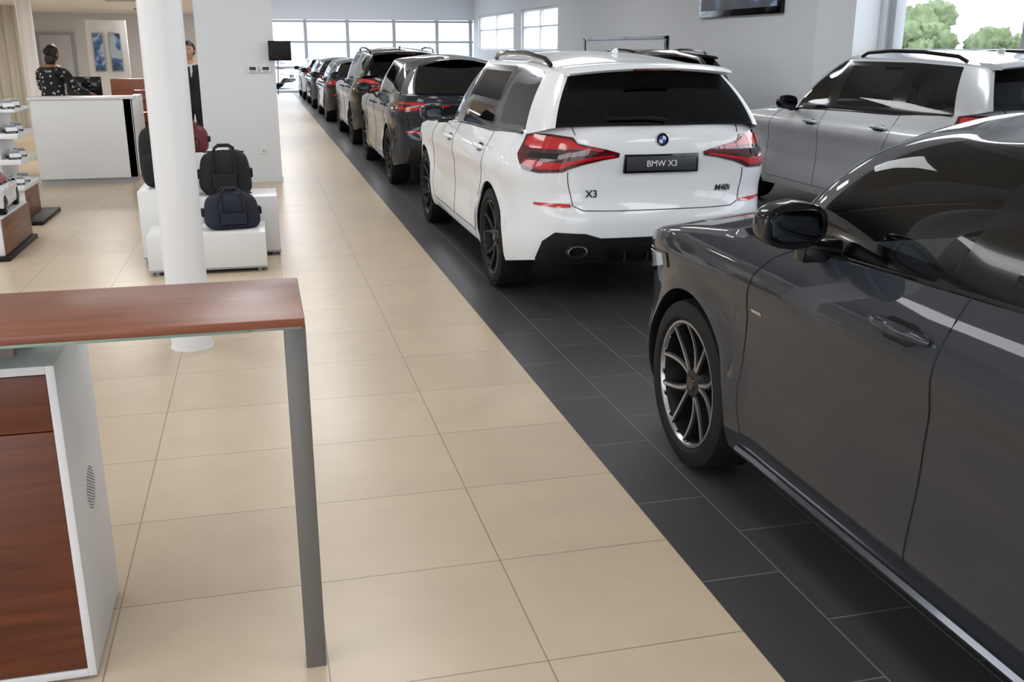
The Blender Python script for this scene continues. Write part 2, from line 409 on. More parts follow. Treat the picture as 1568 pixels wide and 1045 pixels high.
    for sg in (-1,1):
        patch([(sg*(PT-.001),.28*bs,.40*bs),(sg*(PT-.5),.29*bs,.38*bs)],.006,M['gblk'])
    for sg in (-1,1):
        o_=S(sg*.56,.41*bs); Mx=Matrix.Translation((o_.x,o_.y-.035,o_.z))@Matrix.Rotation(math.pi/2,4,'X')@Matrix.Diagonal((1.75,1,1,1))
        b.lathe([(.038,-.08),(.040,.02),(.034,.024),(.032,.02),(.032,-.06),(0,-.06)],M['steel'],Mx,28)
    zp=.965*bs if not cp else .60*bs
    c0=S(0,zp)
    b.box((-.255,c0.y-.014,zp-.06),(.255,c0.y+.03,zp+.06),M['gblk'],.004)
    b.box((-.24,c0.y-.019,zp-.046),(.24,c0.y-.010,zp+.046),M['plate'],.002)
    zb_=1.115*bs if not cp else 1.03*bs
    c1=S(0,zb_); Mx=Matrix.Translation((0,c1.y-.003,zb_))@Matrix.Rotation(math.pi/2,4,'X')
    b.lathe([(0,0),(.041,0),(.041,.007),(.037,.010),(.026,.008),(0,.008)],M['gblk'],Mx,32)
    b.lathe([(.041,.0),(.043,.004),(.041,.010),(.039,.0105)],M['chr'],Mx,32)
    for q in range(4):
        V=[(0,0,.0095)]+[(.025*math.cos(a),.025*math.sin(a),.0095) for a in np.linspace(q*math.pi/2,(q+1)*math.pi/2,7)]
        b.add(V,[[0,i,i+1] for i in range(1,7)],M['blue'] if q%2 else M['txt'],Mx)
    def dens(l,n=8):
        Q=[]
        for i in range(len(l)-1):
            for q in range(n):
                t=q/n; Q.append((l[i][0]*(1-t)+l[i+1][0]*t,l[i][1]*(1-t)+l[i+1][1]*t))
        Q.append(l[-1]); return Q
    if seams:
        for sg in (-1,1):
            def line(l,r=.0028,m=M['blk'],off=.0):
                b.tube([S(sg*py_(y),z*bs,off) for y,z in dens(l)],r,m,6)
            line([(wb-.50,.33),(wb-.475,.45),(wb-.47,.62),(wb-.49,.80),(wb-.53,.93),(wb-.60,1.0),(wb-.70,1.05)])
            line([(yB+.04,.33),(yB+.03,.6),(yB-.0,.85),(yB-.01,1.085)])
            line([(.47,.33),(.455,.45),(.40,.62),(.28,.78),(.20,.90),(.17,1.10)])
            line([(wb-.50,.33),(yB,.325),(.47,.33)])
            if strip: line([(wb-.47,.262),(yB,.262),(.46,.262)],.017,M['sill_hl'],.006)  # glossy tube added to give the sill its streak of highlight
            b.tube([S(sg*p,z*bs,.0015) for p,z in dens([(0,.668),(.3,.668),(.52,.672),(.585,.70),(.60,.80),(.605,.915)])],.0028,M['blk'],6)
            b.tube([S(sg*p,z*bs,.0015) for p,z in dens([(.63,1.145),(.66,1.19)])],.0028,M['blk'],6)
            for yh,zh in ((yB+.16,.955),(.36,.975)):
                pts=[S(sg*py_(yh+d),zh*bs,o) for d,o in ((.12,.0),(.10,.022),(.05,.038),(-.05,.038),(-.10,.022),(-.12,.0))]
                b.tube(pts,[.010,.016,.019,.019,.016,.010],pm,10)
                patch([(sg*py_(yh-.085),(zh-.012)*bs,(zh+.012)*bs),(sg*py_(yh-.05),(zh-.03)*bs,(zh+.028)*bs),(sg*py_(yh+.05),(zh-.03)*bs,(zh+.028)*bs),(sg*py_(yh+.085),(zh-.012)*bs,(zh+.012)*bs)],.0035,M['gblk'],2)
            if strip: patch([(sg*py_(wb-.60),.80,.812),(sg*py_(wb-.53),.80,.812)],.004,M['chr'],1)
    for sg in (-1,1):
        b.tube([(sg*(.853*hwk),y,z) for y,z in ((wb-.72+gf,1.043*k),(yB,1.085*k),(.25,1.105*k))]+[(sg*.818*hwk,-.48,1.14*k)],.009,M['gblk'],8)
        if rails and not cp:
            b.tube([(sg*.585*hwk,wb-1.62,zr-.065),(sg*.59*hwk,wb-1.72,zr-.03),(sg*.592*hwk,wb-2.1,zr-.012),(sg*.585*hwk,.3,zr-.02),(sg*.57*hwk,-.15,zr-.055),(sg*.56*hwk,-.25,zr-.095)],.017,M['gblk'],8)
        my=wb-1.0+gf*.45
        mx=Matrix.Translation((sg*(hw+.075),my,1.135*k+mirup))
        def mf_(p):
            q=p.copy()
            if q.y<-.01: q.y=max(q.y,-.035)
            q.z*=1-.22*(abs(q.x)/.12)
            return q
        b.sell((0,0,0),(.107,.08,.074),mirm,.62,mx,fn=mf_)
        b.sell((0,-.036,0),(.088,.006,.052),M['mirg'],.6,mx)
        b.box((-.07,-.03,-.02-mirup),(.07,.03,.015),M['gblk'],.012,mx=Matrix.Translation((sg*(hw-.045),my+.03,1.065*k+mirup)))
    if not cp:
        G=[]
        for x in np.linspace(-.56,.56,17):
            q=(x/.56)**2; y0=-ro+.52+.02*q; y1=-ro+.17+.07*q; zt=zr-.062-.035*q
            G.append([Vector((x*hwk,y0,zt-.004)),Vector((x*hwk,(y0+y1)/2,zt-.008)),Vector((x*hwk,y1+.015,zt-.03)),Vector((x*hwk,y1,zt-.045)),Vector((x*hwk,y1+.02,zt-.06)),Vector((x*hwk,y0-.08,zt-.06))])
        b.grid(G,roofm); b.add([tuple(p) for p in G[0]],[[0,1,2,3,4,5]],roofm); b.add([tuple(p) for p in G[-1]],[[0,1,2,3,4,5]],roofm)
        b.box((-.16,-ro+.165,zr-.125),(.16,-ro+.18,zr-.113),M['redd'],.003)
        b.tube([(.05,-ro+.075,1.235*k),(-.05,-ro+.085,1.25*k),(-.34,-ro+.10,1.245*k)],.008,M['blk'],6)
        def fin(p):
            q=p.copy(); q.z*= max(.1,(.5-q.y/.13)); return q
        b.sell((0,.05,zr-.008),(.016,.06,.038),roofm,.9,fn=fin)
    else:
        G=[]
        for x in np.linspace(-.66,.66,15):
            q=(x/.66)**2; G.append([Vector((x,-ro+.22+.06*q,1.125*k)),Vector((x,-ro+.10+.1*q,1.155*k)),Vector((x,-ro+.055+.12*q,1.16*k)),Vector((x,-ro+.075+.12*q,1.125*k))])
        b.grid(G,pm)
    b.obj('trim_and_lamps',root,sharp=40,weld=False)
    # interior
    b=MB()
    for sx in (-.38,.38):
        b.box((sx-.25,yB-.35,.42*k),(sx+.25,yB+.2,.58*k),M['seat'],.06,3)
        mx=Matrix.Translation((sx,yB-.33,.5*k))@Matrix.Rotation(math.radians(14),4,'X')
        b.box((-.25,-.07,0),(.25,.07,.62),M['seat'],.06,3,mx=mx)
        b.box((-.13,-.05,.66),(.13,.05,.84),M['seat'],.045,3,mx=mx)
        mx=Matrix.Translation((sx,.0,.5*k))@Matrix.Rotation(math.radians(16),4,'X')
        b.box((-.12,-.05,.66),(.12,.05,.78),M['seat'],.04,3,mx=mx)
    b.box((-.62,.0,.42*k),(.62,.55,.58*k),M['seat'],.06,3)
    b.box((-.62,-.07,0),(.62,.07,.62),M['seat'],.06,3,mx=Matrix.Translation((0,.0,.5*k))@Matrix.Rotation(math.radians(16),4,'X'))
    b.box((-.76,wb-.98,.72*k),(.76,wb-.50,1.03*k),M['int'],.06,3)
    Mx=Matrix.Translation((-.38,wb-1.12,.96*k))@Matrix.Rotation(math.radians(68),4,'X')
    b.tube([(.185*math.cos(a),.185*math.sin(a),0) for a in np.linspace(0,2*math.pi,29)[:-1]],.014,M['int'],8,closed=True,mx=Mx)
    for a in (0,math.pi,-math.pi/2): b.tube([(0,0,0),(.18*math.cos(a),.18*math.sin(a),0)],.016,M['int'],6,mx=Mx)
    b.sell((0,0,-.01),(.06,.05,.02),M['int'],.6,Mx)
    b.box((-.11,wb-1.33+gf,zr-.20),(.11,wb-1.30+gf,zr-.13),M['int'],.01)
    b.obj('interior',root)
    key=(round(R,3),rim)
    if key not in _wh: _wh[key]=wheel_mesh(R,.245,rim)
    for nm,x,y in (('wheel_rear_left',-1,0),('wheel_rear_right',1,0),('wheel_front_left',-1,wb),('wheel_front_right',1,wb)):
        o=D.objects.new(nm,_wh[key]); bpy.context.scene.collection.objects.link(o); o.parent=root
        o.location=(x*(hw-.132),y,R); o.rotation_euler=(0.35*(y+1),0,0) if x>0 else (0.35*(y+1),0,math.pi)
    if badge:
        text(badge,'plate_lettering',.055,M['txt'],root,(0,S(0,zp).y-.021,zp-.002),(math.pi/2,0,0))
        pt=S(-.46,.775*bs,.0); text(badge.split()[-1],'model_lettering',.066,M['txtd'],root,(pt.x,pt.y-.006,.775*bs),(math.pi/2-.12,0,math.radians(-4)),.003)
        pt=S(.45,.79*bs,.0); text('M40i','engine_lettering',.056,M['txtd'],root,(pt.x,pt.y-.006,.79*bs),(math.pi/2-.12,0,math.radians(4)),.003,.2)
    return root
# cars -----------------------------------------------------------------
car('suv_car',(2.49,6.85,0),pm=P_white,badge='BMW X3',rim='dark',mirm=M['gblk'])
car('crossover_car',(2.525,.85,0),wb=2.67,fo=.85,ro=.85,hw=.925,zr=1.53,bs=1.0,R=.352,pm=P_grey,clear=True,strip=True,rails=False,gf=.24,mirup=.035,mirm=M['gblk'],nf=3.4,bulge=.10)
car('coupe_suv_car',(2.49,12.70,0),kind='coupe',zr=1.60,pm=P_dark,rim='dark',mirm=M['gblk'])
car('suv_car',(2.52,18.25,0),zr=1.69,bs=1.02,pm=P_blk,rim='dark')
car('sedan_car',(2.42,24.2,0),kind='coupe',zr=1.44,bs=.9,R=.34,hw=.91,pm=P_blk)
car('sedan_car',(2.38,29.6,0),kind='coupe',zr=1.42,bs=.9,R=.33,hw=.9,pm=P_blue)
car('hatchback_car',(2.34,34.9,0),wb=2.6,zr=1.42,bs=.88,R=.32,hw=.89,pm=P_white,rails=False)
car('suv_car',(6.36,7.62,0),pm=P_silver,clear=True,rim='dark',mirm=M['gblk'])
car('suv_car',(6.4,15.25,0),pm=P_blk)
car('sedan_car',(0.6,45.5,-.06),kind='coupe',zr=1.43,bs=.9,R=.33,hw=.9,pm=P_white,rz=math.radians(70))
# ---------------------------------------------------------------- room
def bx(name,a,b_,m,bev=0):
    b=MB(); b.box(a,b_,m,bev); return b.obj(name)
b=MB()
b.add([(-9,-6,0),(1.30,-6,0),(1.30,40,0),(-9,40,0)],[[0,1,2,3]],M['beige'])
b.add([(1.30,-6,0),(8.5,-6,0),(8.5,40,0),(1.30,40,0)],[[0,1,2,3]],M['dtile'])
b.obj('floor')
M['asph']=mat('asphalt',RGB(175,177,180),.9,var=.1,scale=.5)
b=MB(); b.add([(-80,-60,-.06),(120,-60,-.06),(120,140,-.06),(-80,140,-.06)],[[0,1,2,3]],M['asph']); b.obj('ground')
CZ=4.2
bx('ceiling',(-9.2,-6.2,CZ),(8.8,40.3,CZ+.2),M['ceil'])
b=MB(); b.box((-9,13.74,2.56),(-.70,30,2.9),M['ceil']); b.obj('ceiling_lowered')
b=MB(); x0,x1=8.5,8.8
b.box((x0,-6,0),(x1,40,1.58),M['wall'])
b.box((x0,12.6,1.58),(x1,28.4,CZ),M['wall'])
b.box((x0,28.4,2.85),(x1,40,CZ),M['wall']); b.box((x0,39.2,1.58),(x1,40,2.85),M['wall'])
b.box((x0,32.6,1.58),(x1,33.6,2.85),M['wall'])
b.box((x0,-6,3.9),(x1,12.6,CZ),M['wall']); b.box((x0,-6,1.58),(x1,-5,3.9),M['wall'])
b.obj('wall_right')
b=MB()
for y in (28.4,30.5,32.55,33.65,36.4,39.15): b.box((8.58,y,1.58),(8.70,y+.09,2.85),M['wht'])
b.box((8.56,28.4,1.54),(8.72,39.2,1.64),M['wht']); b.box((8.56,28.4,2.78),(8.72,39.2,2.86),M['wht']); b.box((8.6,28.4,2.28),(8.68,39.2,2.33),M['wht'])
b.obj('window_1')
b=MB()
for y in (-5,-2.2,.6,3.4,6.2,8.0,9.9,12.45): b.box((8.56,y,1.58),(8.72,y+.12,3.9),M['wfr'],.01)
b.box((8.52,-5,1.55),(8.74,12.6,1.66),M['wfr'],.01); b.box((8.56,-5,3.8),(8.72,12.6,3.92),M['wfr'],.01)
b.obj('window_2')
bx('wall_pier',(8.1,12.7,0),(8.5,13.7,CZ),M['wall'])
b=MB(); b.box((-9,40,0),(.2,40.3,CZ),M['wall']); b.box((.2,40,2.70),(8.8,40.3,CZ),M['wall']); b.obj('wall_far')
b=MB()
for x in (.2,1.9,3.5,5.3,7.0,8.35): b.box((x-.04,40.02,0),(x+.08,40.18,2.7),M['wfr'],.01)
for z in (0,.9,1.84,2.60): b.box((.2,40.04,z),(8.5,40.16,z+.08),M['wfr'],.01)
b.obj('window_3')
b=MB(); b.box((.05,30,0),(.2,40,CZ),M['wall']); b.box((-9,30,0),(.05,30.2,2.9),M['wall']); b.obj('wall_office')
b=MB(); b.box((-9.2,12,0),(-9,40,CZ),M['wall']); b.box((-9.2,-6,0),(-9,12,1.9),M['wall']); b.obj('wall_left')
b=MB()
for y in np.arange(-6,12.1,2.25): b.box((-9.12,y-.05,1.9),(-8.98,y+.05,CZ),M['alu'])
for z in (1.9,CZ-.12): b.box((-9.12,-6,z),(-8.98,12,z+.12),M['alu'])
b.obj('window_4')
b=MB()
for x in np.arange(-9,0.8,2.19): b.box((x-.05,-6.12,0),(x+.05,-5.98,CZ),M['alu'])
for z in (0,2.4,CZ-.12): b.box((-9,-6.12,z),(.4,-5.98,z+.12),M['alu'])
b.obj('window_5')
bx('near_blocker_wall',(.4,-6.2,0),(8.8,-6,CZ),M['wall'])  # unseen solid stretch, added to block daylight so the left windows dominate
bx('wall_pillar',(-.70,13.24,0),(.234,13.74,CZ),M['wall'])
bx('baseboard_pillar',(-.71,13.225,0),(.244,13.25,.06),M['wht'])
b=MB()
for x in (-.11,.05):
    b.box((x,13.205,1.37),(x+.13,13.24,1.46),M['wht'],.008); b.box((x+.025,13.2,1.405),(x+.105,13.206,1.445),M['plate'],.002)
    b.box((x+.03,13.2,1.38),(x+.10,13.206,1.39),M['alu'])
b.obj('thermostat')
b=MB(); b.box((-.02,13.225,.36),(.06,13.24,.44),M['wht'],.006); b.cyl((0,0,0),.014,.004,M['alu'],16,mx=Matrix.Translation((.02,13.226,.40))@Matrix.Rotation(math.pi/2,4,'X')); b.obj('wall_socket')
b=MB(); b.box((.16,13.12,1.52),(.44,13.15,1.76),M['gblk'],.008); b.box((.17,13.115,1.535),(.43,13.121,1.75),M['blk'],.002); b.box((.22,13.15,1.6),(.30,13.3,1.68),M['blk'],.01); b.tube([(.27,13.16,1.52),(.262,13.2,1.3),(.25,13.26,1.1)],.006,M['blk'],6)
b.obj('wall_monitor')
def column(x,y,r,h):
    b=MB(); b.lathe([(0,0),(r+.004,0),(r+.004,.012),(r,.014),(r,h),(0,h)],M['colw'],Matrix.Translation((x,y,0)),64); return b.obj('column')
column(-.476,5.785,.115,CZ); column(-3.95,20,.13,2.56)
b=MB(); b.box((8.44,20.2,1.86),(8.52,25.8,1.92),M['gblk']); b.box((8.44,20.2,1.60),(8.52,20.3,1.9),M['gblk']); b.box((8.44,25.7,1.60),(8.52,25.8,1.9),M['gblk']); b.box((8.47,20.3,1.6),(8.52,25.7,1.86),M['wall']); b.obj('wall_display_frame')
def picmat(name,c1,c2,c3,sc=1.5):
    m,nt,bb=nmat(name); tc=nt.nodes.new('ShaderNodeTexCoord'); n=nt.nodes.new('ShaderNodeTexNoise'); n.inputs['Scale'].default_value=sc; n.inputs['Distortion'].default_value=1.5
    r=nt.nodes.new('ShaderNodeValToRGB'); r.color_ramp.elements[0].position=.4; r.color_ramp.elements[0].color=c1; r.color_ramp.elements[1].position=.62; r.color_ramp.elements[1].color=c3
    e=r.color_ramp.elements.new(.53); e.color=c2
    nt.links.new(tc.outputs['Object'],n.inputs['Vector']); nt.links.new(n.outputs['Fac'],r.inputs[0]); nt.links.new(r.outputs[0],bb.inputs['Base Color']); bb.inputs['Roughness'].default_value=.3; return m
M['pic']=picmat('picture_blue',RGB(14,20,34),RGB(34,60,96),RGB(140,170,205),.9)
M['poster']=picmat('poster_print',RGB(20,40,80),RGB(60,110,180),RGB(170,190,205),2)
b=MB(); b.box((8.42,15.4,2.22),(8.5,18.6,4.0),M['gblk'],.01); b.box((8.415,15.52,2.34),(8.425,18.48,3.9),M['pic']); b.obj('wall_screen')
# ---------------------------------------------------------------- left background
bx('partition_wall',(-3.85,26,0),(-2.95,26.12,2.3),M['wall'])
for xa,xb in ((-3.72,-3.47),(-3.35,-3.08)):
    b=MB(); b.box((xa,25.94,1.12),(xb,25.985,2.02),M['alu'],.004); b.box((xa+.02,25.935,1.15),(xb-.02,25.945,1.99),M['poster']); b.obj('poster')
M['door']=mat('door_paint',RGB(205,206,208),.5,var=.01)
b=MB(); b.box((-5.7,29.93,0),(-4.75,29.98,2.08),M['alu']); b.box((-5.62,29.90,0),(-4.83,29.94,2.0),M['door'],.005); b.tube([(-4.95,29.90,1.0),(-4.95,29.84,1.0),(-5.08,29.84,1.0)],.012,M['chr'],8); b.obj('door_1')
M['curt']=mat('curtain_fabric',RGB(200,194,182),.9)
b=MB(); G=[[Vector((-8+.03*i,23.9+.06*math.sin(i*.9),z)) for z in (0,1.2,2.54)] for i in range(110)]; b.grid(G,M['curt']); b.obj('curtain')
b=MB()
b.box((-2.75,13.55,.07),(-1.57,13.65,1.06),M['wht'],.006); b.box((-2.75,13.6,0),(-1.6,13.66,.07),M['alu']); b.box((-1.67,13.55,.07),(-1.57,14.9,1.06),M['wht'],.006)
b.box((-2.78,13.52,1.055),(-1.54,13.95,1.085),M['wht'],.006); b.box((-2.75,13.65,.70),(-1.67,14.4,.73),M['wht']); b.box((-2.75,13.65,0),(-2.65,14.4,1.06),M['wht'])
b.obj('reception_counter')
b=MB(); b.box((-3.3,16.6,.72),(-1.9,17.4,.75),M['wht'],.005)
for x in (-3.27,-1.95):
    for y in (16.63,17.33): b.box((x,y,0),(x+.05,y+.05,.72),M['alu'])
b.obj('office_desk')
b=MB(); b.box((-2.75,17.0,.75),(-2.5,17.15,.765),M['blk'],.005); b.box((-2.65,17.08,.76),(-2.6,17.11,1.0),M['blk']); b.box((-2.90,17.03,.92),(-2.38,17.06,1.24),M['gblk'],.008); b.obj('computer_monitor')
b=MB(); b.box((-2.35,17.8,.10),(-1.35,18.25,1.18),M['woodd'],.008)
for z in (.46,.82): b.box((-2.33,17.785,z),(-1.37,17.8,z+.012),M['blk'])
for z in (.28,.64,1.0): b.tube([(-2.0,17.79,z),(-1.98,17.76,z),(-1.72,17.76,z),(-1.70,17.79,z)],.008,M['chr'],6)
b.box((-2.3,17.85,0),(-1.4,18.2,.10),M['alu']); b.obj('wooden_sideboard')
b=MB(); M['lth']=mat('brown_leather',RGB(110,60,36),.5)
b.box((-1.50,15.2,.40),(-1.08,15.7,.50),M['lth'],.04,3); b.box((-1.50,15.62,.48),(-1.08,15.72,.95),M['lth'],.04,3)
for x in (-1.47,-1.13):
    for y in (15.24,15.62): b.tube([(x+.01,y+.02,.42),(x+.01,y+.02,0)],.014,M['chr'],8)
b.obj('leather_chair')
def mini(b,x,y,z,m,L=.19,a=0):
    T=Matrix.Translation((x,y,z))@Matrix.Rotation(a,4,'Z')@Matrix.Scale(L,4)
    sil=[(-.5,.10,.2),(-.5,.22,.2),(-.44,.245,.2),(-.30,.34,.155),(-.05,.365,.155),(.10,.34,.155),(.24,.24,.2),(.46,.20,.2),(.5,.14,.19),(.5,.09,.19)]
    G=[[Vector((p,-w,.08)),Vector((p,-.21 if h<.27 else -.20,min(h,.22))),Vector((p,-w,h)),Vector((p,w,h)),Vector((p,.21 if h<.27 else .20,min(h,.22))),Vector((p,w,.08))] for p,h,w in sil]
    b.grid(G,None,mf=lambda i,j:(M['alu'] if (j in(1,3) and 3<=i<=4) or (j==2 and i in(2,5)) else m),mx=T)
    for sx in (-.31,.31):
        for sy in (-.2,.2): b.lathe([(0,-.03),(.07,-.03),(.07,.03),(0,.03)],M['rimd'],T@Matrix.Translation((sx,sy,.07))@Matrix.Rotation(math.pi/2,4,'X'),16); b.lathe([(0,-.034),(.05,-.034)],M['rims'],T@Matrix.Translation((sx,sy,.07))@Matrix.Rotation(math.pi/2,4,'X'),12)
b=MB(); b.box((-3.1,10.4,0),(-2.14,11.35,.04),M['blk'],.005); b.box((-3.0,10.55,.04),(-2.3,11.2,.33),M['woody'],.006); b.box((-3.0,10.54,.04),(-2.3,10.56,.33),M['wht'],.003)
b.box((-3.0,10.55,.33),(-2.47,11.2,1.10),M['wht'],.004)
for z in (.33,.58,.83): b.box((-3.0,10.50,z),(-2.28,11.22,z+.05),M['wht'],.006)
b.box((-3.0,10.50,1.08),(-2.28,11.22,1.11),M['wht'],.006)
for n_,z in enumerate((.38,.63,.88,1.11)):
    for q,y in enumerate((10.65,10.90)): mini(b,-2.375,y,z,P_white,.24,math.pi/2+.35)
b.obj('model_car_display_stand')
b=MB(); b.box((-2.9,8.62,0),(-2.06,9.72,.04),M['blk'],.004); b.box((-2.9,8.66,.04),(-2.10,9.68,.345),M['wht'],.006); b.box((-2.10,8.68,.045),(-2.085,9.66,.335),M['woody'],.003); b.obj('display_plinth')
M['toyg']=mat('toy_window_plastic',RGB(150,40,44),.3)
car('toy_car',(-2.29,8.90,.346),pm=P_white,roofm=P_red,sc=.205,rails=False,zr=1.72,bs=1.05,rz=math.radians(3),rim='silver',glassm=M['toyg'])
# ---------------------------------------------------------------- lifestyle display w/ bags
def plinth(a,c,name):
    b=MB(); b.box((a[0],a[1],a[2]+.03),c,M['wht'],.006)
    for x in (a[0]+.06,c[0]-.06):
        for y in (a[1]+.06,c[1]-.06): b.cyl((x,y,a[2]),.018,.035,M['alu'],12)
    b.box((a[0]-.001,a[1]-.001,a[2]+.03),(c[0]+.001,c[1]+.001,a[2]+.045),M['alu'])
    return b.obj(name)
plinth((-.90,7.76,0),(-.02,8.26,.31),'low_display_bench'); plinth((-.99,8.29,0),(-.575,8.80,.58),'display_cube'); plinth((-.565,8.36,0),(.095,8.85,.50),'display_box'); plinth((-.98,8.95,0),(-.30,9.4,.80),'display_pedestal')
M['navy']=mat('navy_fabric',RGB(28,32,46),.8,bump=.1,scale=60); M['bfab']=mat('black_fabric',RGB(20,20,22),.8,bump=.1,scale=60); M['burg']=mat('burgundy_leather',RGB(96,22,30),.45)
def duffel(name,c,sz,m,rz=0,e=.55):
    b=MB(); T=Matrix.Translation(c)@Matrix.Rotation(rz,4,'Z'); w,d,h=sz
    def fn(p):
        t=(p.z/h+1)/2; p=p.copy(); p.x*=1.06-.18*t; p.y*=1.05-.35*t
        p+=Vector(noise.noise_vector(p*9))*.012; p.z=max(p.z,-h*.93); return p
    b.sell((0,0,h*.93),sz,m,e,T,40,24,fn)
    b.tube([(-w*.78,0,h*1.86),(0,0,h*1.93),(w*.78,0,h*1.86)],.006,M['rimd'],6,mx=T)
    for s in (-1,1):
        b.tube([(-w*.42,s*d*1.0,h*.3),(-w*.42,s*d*.95,h*1.2),(-w*.36,s*d*.55,h*2.0),(-w*.2,s*d*.3,h*2.15),(w*.2,s*d*.3,h*2.15),(w*.36,s*d*.55,h*2.0),(w*.42,s*d*.95,h*1.2),(w*.42,s*d*1.0,h*.3)],.011,m,8,mx=T)
        b.box((s*w*.97-.02,-.05,h*.7),(s*w*.97+.02,.05,h*1.1),M['bfab'],.008,mx=T)
    b.box((-w*.5,-d*1.06,h*.25),(w*.5,-d*.9,h*1.0),m,.02,3,mx=T)
    return b.obj(name)
duffel('duffel_bag',(-.27,8.01,.31),(.215,.13,.145),M['navy'],math.radians(8))
duffel('travel_bag',(-.315,8.62,.50),(.21,.16,.185),M['bfab'],0,.5)
duffel('handbag',(-.60,9.15,.80),(.15,.08,.12),M['burg'])
b=MB(); T=Matrix.Translation((-.86,8.55,.58))
b.sell((0,0,.24),(.11,.10,.24),M['bfab'],.6,T,32,20); b.sell((0,-.09,.16),(.09,.05,.12),M['bfab'],.6,T)
b.tube([(-.04,0,.47),(-.03,0,.52),(.03,0,.52),(.04,0,.47)],.009,M['bfab'],8,mx=T)
for s in (-1,1): b.tube([(s*.06,.09,.42),(s*.07,.15,.3),(s*.06,.10,.08)],.012,M['bfab'],8,mx=T)
b.obj('backpack')
# ---------------------------------------------------------------- foreground desk
M['gls']=mat('frosted_green_glass',RGB(150,178,166),.2,coat=.5)
b=MB()
b.box((-1.9,2.372,1.022),(.072,2.83,1.043),M['wood'],.0025)
b.box((-1.85,2.41,1.004),(-.06,2.80,1.012),M['gls'],.001)
b.box((.0205,2.45,0),(.0755,2.51,1.002),M['legm'],.003)
b.box((-.07,2.42,1.002),(.066,2.58,1.022),M['alu'],.003)
b.box((-1.8,2.50,.955),(-.62,2.54,1.0),M['legm'],.002); b.box((-1.8,2.74,.92),(-.62,2.78,1.0),M['legm'],.002)
b.obj('standing_table')
M['cabw']=mat('cabinet_white',RGB(222,223,226),.4,var=.01)
b=MB()
x0,x1,y0,y1=-1.5,-.545,2.545,3.02
b.box((x1-.022,y0,.012),(x1,y1,.915),M['cabw'],.002); b.box((x0,y0,.012),(x0+.022,y1,.915),M['cabw'],.002)
b.box((x0+.022,y0,.893),(x1-.022,y1,.915),M['cabw'],.001); b.box((x0+.022,y0,.012),(x1-.022,y1,.034),M['cabw'],.001); b.box((x0+.02,y1-.02,.03),(x1-.02,y1-.002,.9),M['cabw'])
b.box((x0+.02,y0+.02,0.0),(x1-.012,y1-.02,.012),M['alu']); b.box((x0+.022,y0+.03,.034),(x1-.022,y1-.02,.892),M['blk'])
for za,zb in ((.740,.890),(.036,.737)): b.box((x0+.023,y0+.003,za),(x1-.023,y0+.026,zb),M['woodd'],.0015)
M['dot']=mat('vent_dark',RGB(110,110,112),.7)
T0=Matrix.Translation((x1+.0004,2.79,.47))@Matrix.Rotation(math.pi/2,4,'Y')
for i in range(-7,8):
    for j in range(-7,8):
        xx=(i+(j%2)*.5)*.0095; yy=j*.0088
        if xx*xx+yy*yy<.064**2:
            b.lathe([(0,.0004),(.0026,.0004)],M['dot'],T0@Matrix.Translation((xx,yy,0)),8)
b.obj('drawer_cabinet')
# ---------------------------------------------------------------- people
def skin(name,verts,edges,rad,roots,parent,sub=2):
    me=D.meshes.new(name); me.from_pydata(verts,edges,[]); o=D.objects.new(name,me); bpy.context.scene.collection.objects.link(o)
    md=o.modifiers.new('s','SKIN'); md.use_smooth_shade=True
    sv=me.skin_vertices[0].data
    for i,r in enumerate(rad):
        sv[i].radius=r if isinstance(r,tuple) else (r,r); sv[i].use_root=(i in roots)
    s=o.modifiers.new('u','SUBSURF'); s.levels=sub; s.render_levels=sub
    dg=bpy.context.evaluated_depsgraph_get(); dg.update()
    m2=D.meshes.new_from_object(o.evaluated_get(dg)); D.objects.remove(o)
    o=D.objects.new(name,m2); bpy.context.scene.collection.objects.link(o); o.parent=parent
    m2.polygons.foreach_set('use_smooth',[True]*len(m2.polygons)); return o
M['skn']=mat('skin_light',RGB(196,148,122),.55); M['skn2']=mat('skin_tan',RGB(150,104,80),.55)
M['hair']=mat('hair_black',RGB(18,15,14),.5,bump=.2,scale=50); M['suit']=mat('suit_navy',RGB(24,26,36),.8); M['shirt']=mat('shirt_white',RGB(220,222,226),.7)
M['trou']=mat('trousers_black',RGB(22,22,25),.8); M['eye']=mat('eye_white',RGB(225,222,218),.2); M['shoe']=mat('shoe_leather',RGB(18,16,15),.35); M['lip']=mat('lips',RGB(160,90,84),.5)
m,nt,bb=nmat('floral_blouse'); tc=nt.nodes.new('ShaderNodeTexCoord'); vo=nt.nodes.new('ShaderNodeTexVoronoi'); vo.inputs['Scale'].default_value=17
r=nt.nodes.new('ShaderNodeValToRGB'); r.color_ramp.elements[0].color=RGB(205,200,196); r.color_ramp.elements[0].position=.2; r.color_ramp.elements[1].color=RGB(20,20,24); r.color_ramp.elements[1].position=.32
nt.links.new(tc.outputs['Object'],vo.inputs['Vector']); nt.links.new(vo.outputs['Distance'],r.inputs[0]); nt.links.new(r.outputs[0],bb.inputs['Base Color']); bb.inputs['Roughness'].default_value=.8; M['floral']=m
